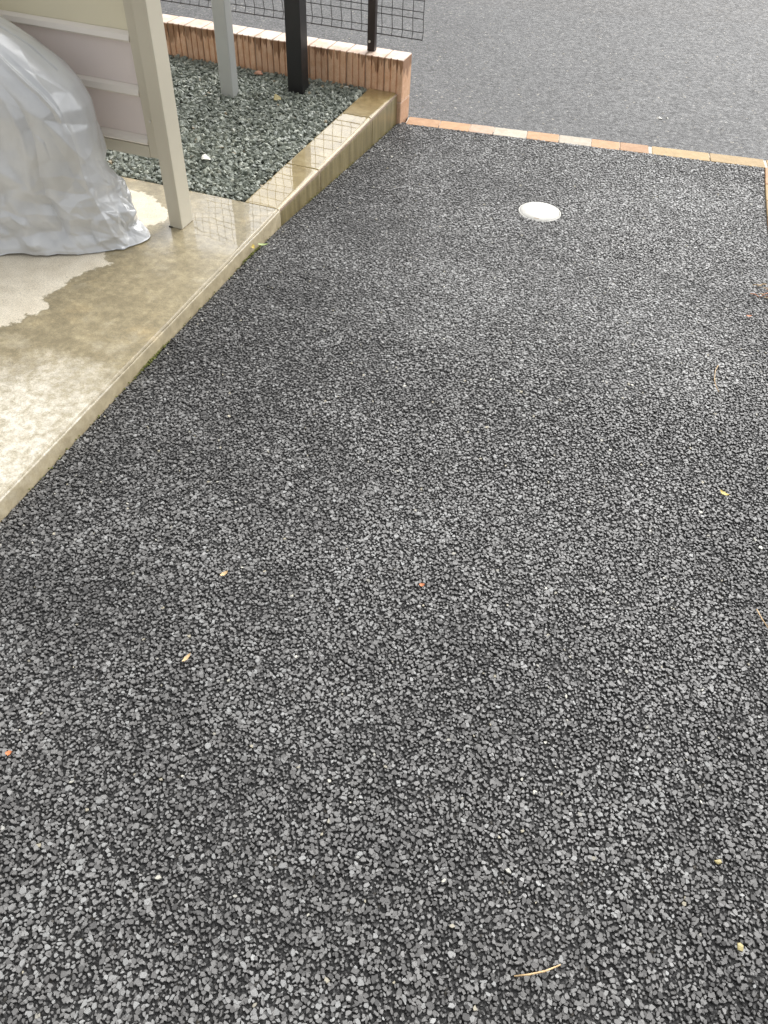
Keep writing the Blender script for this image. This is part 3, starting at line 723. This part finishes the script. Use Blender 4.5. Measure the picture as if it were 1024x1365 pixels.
    D += facets(0, 3, 0.021, 0.027, 0.0028, lambda z: 1.0) * (0.10 + 0.90 * np.clip((fbm(s0, Z, 71, 5) - 0.45) * 5, 0, 1)) * (0.35 + 1.0 * lowz)
    # long drape folds
    wx = s0 + 0.10 * (fbm(s0, Z, 60, 4) - 0.5) + 0.12 * Z
    D += 0.024 * (tri(wx * 4.2 + 0.3) - 0.5) * np.clip(1 - Z / 0.9, 0, 1)
    for (sc_, wd_, am_, tl_) in ((0.20, 0.020, -0.014, 0.10), (0.235, 0.008, 0.010, 0.10), (0.33, 0.03, -0.015, 0.16), (0.375, 0.009, 0.010, 0.16), (0.50, 0.03, -0.016, 0.2), (0.09, 0.009, 0.007, -0.02), (-0.12, 0.03, -0.012, 0.0)):
        q_ = (s0 - sc_ - tl_ * (0.45 - Z) + 0.03 * (fbm(s0, Z, 88, 4) - 0.5)) / wd_
        D += am_ * np.exp(-np.abs(q_) ** 1.3) * np.clip((0.62 - Z) / 0.2, 0, 1) * np.clip(Z / 0.12, 0.2, 1)
    # bunching above the hem
    bz = Z + 0.02 * np.sin(s0 * 9 + 1.0) + 0.10 * (fbm(s0, Z * 0.3, 300, 5, 2) - 0.5)
    D += 0.034 * (tri(bz * 8.0) - 0.5) * np.clip(1 - Z / 0.22, 0, 1)
    # rolled seam running parallel to the upper outline
    D += 0.009 * np.exp(-((s0 - 0.115 - 0.01 * np.sin(Z * 25)) / 0.007) ** 2) * np.clip((Z - 0.40) / 0.05, 0, 1)
    D += 0.004
    gate0 = np.clip(Z / 0.05, 0.45, 1)
    out = n * (D * gate0)[..., None]
    # make sure n points outward
    cen = np.stack([np.minimum(X, -0.55), np.full_like(Y, -0.46), Z], -1)
    sg = np.sign(((P0 - cen) * n)[..., :2].sum(-1)); sg[sg == 0] = 1
    P1 = P0 + out * sg[..., None]
    P1[..., 2] = np.maximum(P1[..., 2], 0.004)
    # keep clear of the side screen
    P1[..., 1] = np.minimum(P1[..., 1], np.where(P1[..., 2] > 0.22, -0.285, -0.276) )
    P1[..., 1] = np.where((P1[..., 0] > -0.35) , np.minimum(P1[..., 1], -0.33), P1[..., 1])
    # hem lies wavy on the slab
    hem = np.clip(1 - Z / 0.012, 0, 1)
    P1[..., 2] = P1[..., 2] * (1 - hem) + hem * (0.004 + 0.010 * np.clip(fbm(s0, 0 * Z, 400, 12, 2) - 0.45, 0, 1) * 2)
    i, j = np.meshgrid(np.arange(NU - 1), np.arange(NV - 1)); a = (j * NU + i).ravel(); Fc = np.stack([a, a + NU, a + NU + 1, a + 1], -1)
    return P1.reshape(-1, 3), Fc
def cover_mat():
    n = NT("silver_grey_sheet")
    f = n.noise(7, 5, 0.6)
    c = n.mix(n.map(f, 0.3, 0.7), (0.54, 0.553, 0.563), (0.63, 0.642, 0.65))
    h = n.math('ADD', n.noise(28, 5, 0.55, dist=0.6), n.math('MULTIPLY', n.noise(90, 3, 0.5, dist=0.8), 0.25))
    n.set(Base_Color=c, Metallic=0.14, Roughness=0.30, Normal=n.bump(h, 0.002, 0.5), Coat_Weight=0.6, Coat_Roughness=0.15)
    return n.m
V, Fc = cover()
o = npobj("plastic_cover", V, Fc, cover_mat(), smooth=True)
tag(o, "crumpled silver grey plastic sheet covering a bicycle beside the screen", "cover")

# ------------------------------------------------------------------ small things
def zd(x, y): return float(z_drive(np.array(x), np.array(y)))
def leaf_bm(L_, W_, curl, rz, notch=0.0):
    V, Fc = [], []; N_ = 8
    for i in range(N_ + 1):
        t = i / N_; wv = W_ * math.sin(math.pi * min(1, t * 0.96 + 0.02)) ** 0.8 * (1 - 0.3 * t) * (1 + notch * math.sin(i * 2.4)); zc = curl * (t - 0.4) ** 2
        for s in (-1, 0, 1): V.append((L_ * (t - 0.5), s * wv, 0.002 + zc + (0.12 * W_ if s else 0) * 2))
    for i in range(N_):
        for s in (0, 1): Fc.append((i * 3 + s, (i + 1) * 3 + s, (i + 1) * 3 + s + 1, i * 3 + s + 1))
    c_, s_ = math.cos(rz), math.sin(rz)
    return [(x * c_ - y * s_, x * s_ + y * c_, z) for (x, y, z) in V], Fc
def leaf(x, y, z, L_, W_, rz, mat, label, curl=0.02, tiltx=0.0, cat="leaf", name="fallen_leaf"):
    V, Fc = leaf_bm(L_, W_, curl, rz, 0.2); o = obj(name, V, Fc, mat, None, True, (x, y, z)); o.rotation_euler[0] = tiltx
    return tag(o, label, cat)
def twig(pts, r_, mat, label, name="straw_stalk", cat="straw"):
    c = Vector(pts[0]); V, Fc = tube_vf([Vector(p) - c for p in pts], r_, 6); o = obj(name, V, Fc, mat, None, True, c); return tag(o, label, cat)
def pebble(x, y, z, s, mat, label, name="pebble", cat="pebble", seed=0, flat=0.8):
    V, Fc = LIB[seed % 14]; r_ = random.Random(seed)
    bm = bmesh.new(); vs = [bm.verts.new(v) for v in V]
    for f_ in Fc: bm.faces.new([vs[i] for i in f_])
    bmesh.ops.bevel(bm, geom=bm.edges[:], offset=0.05, segments=1, affect='EDGES')
    o = bmobj(name, bm, mat, None, False, (x, y, z)); o.scale = (s, s, s * flat); o.rotation_euler[2] = r_.uniform(0, 6)
    return tag(o, label, cat)

pebble(-0.525, 1.078, 0.010, 0.050, M_PEBY, "round yellowish pebble on the gravel below the black post", seed=3, flat=1.3)
pebble(-0.765, 1.362, 0.010, 0.050, M_PEBR, "flat terracotta chip on the gravel near the brick wall", "brick_chip", "brick chip", seed=5)
pebble(-0.495, 0.294, 0.010, 0.048, M_PEBW, "long white stone chip on the gravel near the slab", "stone_chip", "stone chip", seed=7)
pebble(1.330, 2.179, -0.156, 0.030, M_PEBW, "larger white chip lying on the road beyond the edging", "stone_chip", "stone chip", seed=2)
pebble(1.364, 2.195, -0.156, 0.018, M_PEBW, "smaller white chip on the road, right of its pair", "stone_chip", "stone chip", seed=4)
pebble(1.885, -1.091, zd(1.885, -1.091), 0.013, M_PEBW, "upper white chip in the asphalt at the right edge", "stone_chip", "stone chip", seed=1)
pebble(1.899, -1.116, zd(1.899, -1.116), 0.013, M_PEBW, "lower white chip in the asphalt at the right edge", "stone_chip", "stone chip", seed=6)
pebble(1.886, -2.121, zd(1.886, -2.121), 0.014, M_PEBY, "pale yellow stone in the asphalt at lower right", seed=8)
pebble(1.839, -1.981, zd(1.839, -1.981), 0.013, M_PEBY, "cream stone in the asphalt above the pale yellow one", seed=9)
leaf(0.004, -0.265, -0.028, 0.050, 0.009, 2.4, M_YLEAF, "yellow leaf caught against the slab edge", 0.03, 0.2)
leaf(-0.004, -0.300, -0.030, 0.035, 0.008, 0.9, M_GLEAF, "pale green leaf lowest of those at the slab edge", 0.03, -0.2)
leaf(0.030, -0.222, -0.040, 0.045, 0.009, 0.3, M_GLEAF, "light green leaf pointing onto the asphalt beside the slab", 0.02)
leaf(0.462, -2.276, zd(0.462, -2.276) + .002, 0.014, 0.006, 0.5, M_OLEAF, "small bright orange leaf scrap at lower left of the asphalt", 0.01)
leaf(1.797, -0.950, zd(1.797, -0.95) + .003, 0.030, 0.007, -0.6, M_YLEAF, "small yellow leaf lying on the asphalt at right", 0.02)
leaf(0.647, -1.709, zd(0.647, -1.709) + .003, 0.022, 0.006, 1.0, M_STRAW, "tan leaf scrap on the asphalt left of the middle", 0.01)
leaf(0.682, -1.952, zd(0.682, -1.952) + .003, 0.026, 0.005, 1.3, M_STRAW, "narrow tan leaf flat on the asphalt at left", 0.01)
leaf(1.110, -1.564, zd(1.11, -1.564) + .003, 0.014, 0.006, 0.3, M_OLEAF, "brownish leaf scrap at the centre of the asphalt", 0.01)
leaf(1.840, 0.060, zd(1.84, 0.06) + .003, 0.020, 0.006, 0.3, M_OLEAF, "orange leaf scrap below the twigs at the right edge", 0.01)
z = zd(1.55, -2.29) + 0.006
twig([(1.516, -2.307, z), (1.54, -2.296, z + .002), (1.565, -2.281, z + .001), (1.588, -2.262, z)], [0.0012, 0.0016, 0.0016, 0.001], M_STRAW, "straight tan straw lying on the asphalt near the bottom")
z = zd(1.74, -0.4) + 0.006
twig([(1.746, -0.330, z), (1.738, -0.37, z + .003), (1.738, -0.42, z + .003), (1.744, -0.45, z + .002), (1.756, -0.478, z)], 0.0011, M_STRAW, "thin curved tan stalk on the asphalt at upper right")
z = zd(1.91, -1.37) + 0.006
twig([(1.893, -1.335, z), (1.905, -1.362, z + .002), (1.922, -1.385, z)], 0.0013, M_STRAW, "short tan straw at the right edge of the asphalt")
for k2 in range(9):
    x, y = 1.868 + rnd.uniform(-.03, .035), 0.27 + rnd.uniform(-.05, .06); a_ = rnd.uniform(-.6, 1.2); z = zd(x, y) + 0.005; l_ = rnd.uniform(.02, .045)
    tag(twig([(x, y, z), (x + l_ * .5 * math.cos(a_), y + l_ * .5 * math.sin(a_), z + .006), (x + l_ * math.cos(a_), y + l_ * math.sin(a_), z + .002)], 0.0013, M_OLEAF if k2 % 2 else M_STRAW,
             "rusty orange twig in the little heap at the right edge of the drive", "dry_twig", "twig"), group="dry twigs heaped at the right edge")
# moss along the foot of slab and kerb
VV, FF, off = [], [], 0
for k2 in range(420):
    y = rnd.choice([rnd.gauss(-1.02, .05), rnd.gauss(-0.28, .04), rnd.uniform(-1.7, 1.4)]); x = float(edge_x(y)) + 0.004 + abs(rnd.gauss(0, .003)); z = zd(x, y) + rnd.uniform(0, 0.006)
    lv, lf = LIB[k2 % 14]; s_ = rnd.uniform(0.003, 0.007)
    VV.append(lv * s_ + np.array([x, y, z])); FF.append(lf + off); off += len(lv)
o = npobj("moss", np.concatenate(VV), np.concatenate(FF), M_MOSS); tag(o, "thin moss growing along the foot of the slab edge", "moss", kind='stuff')
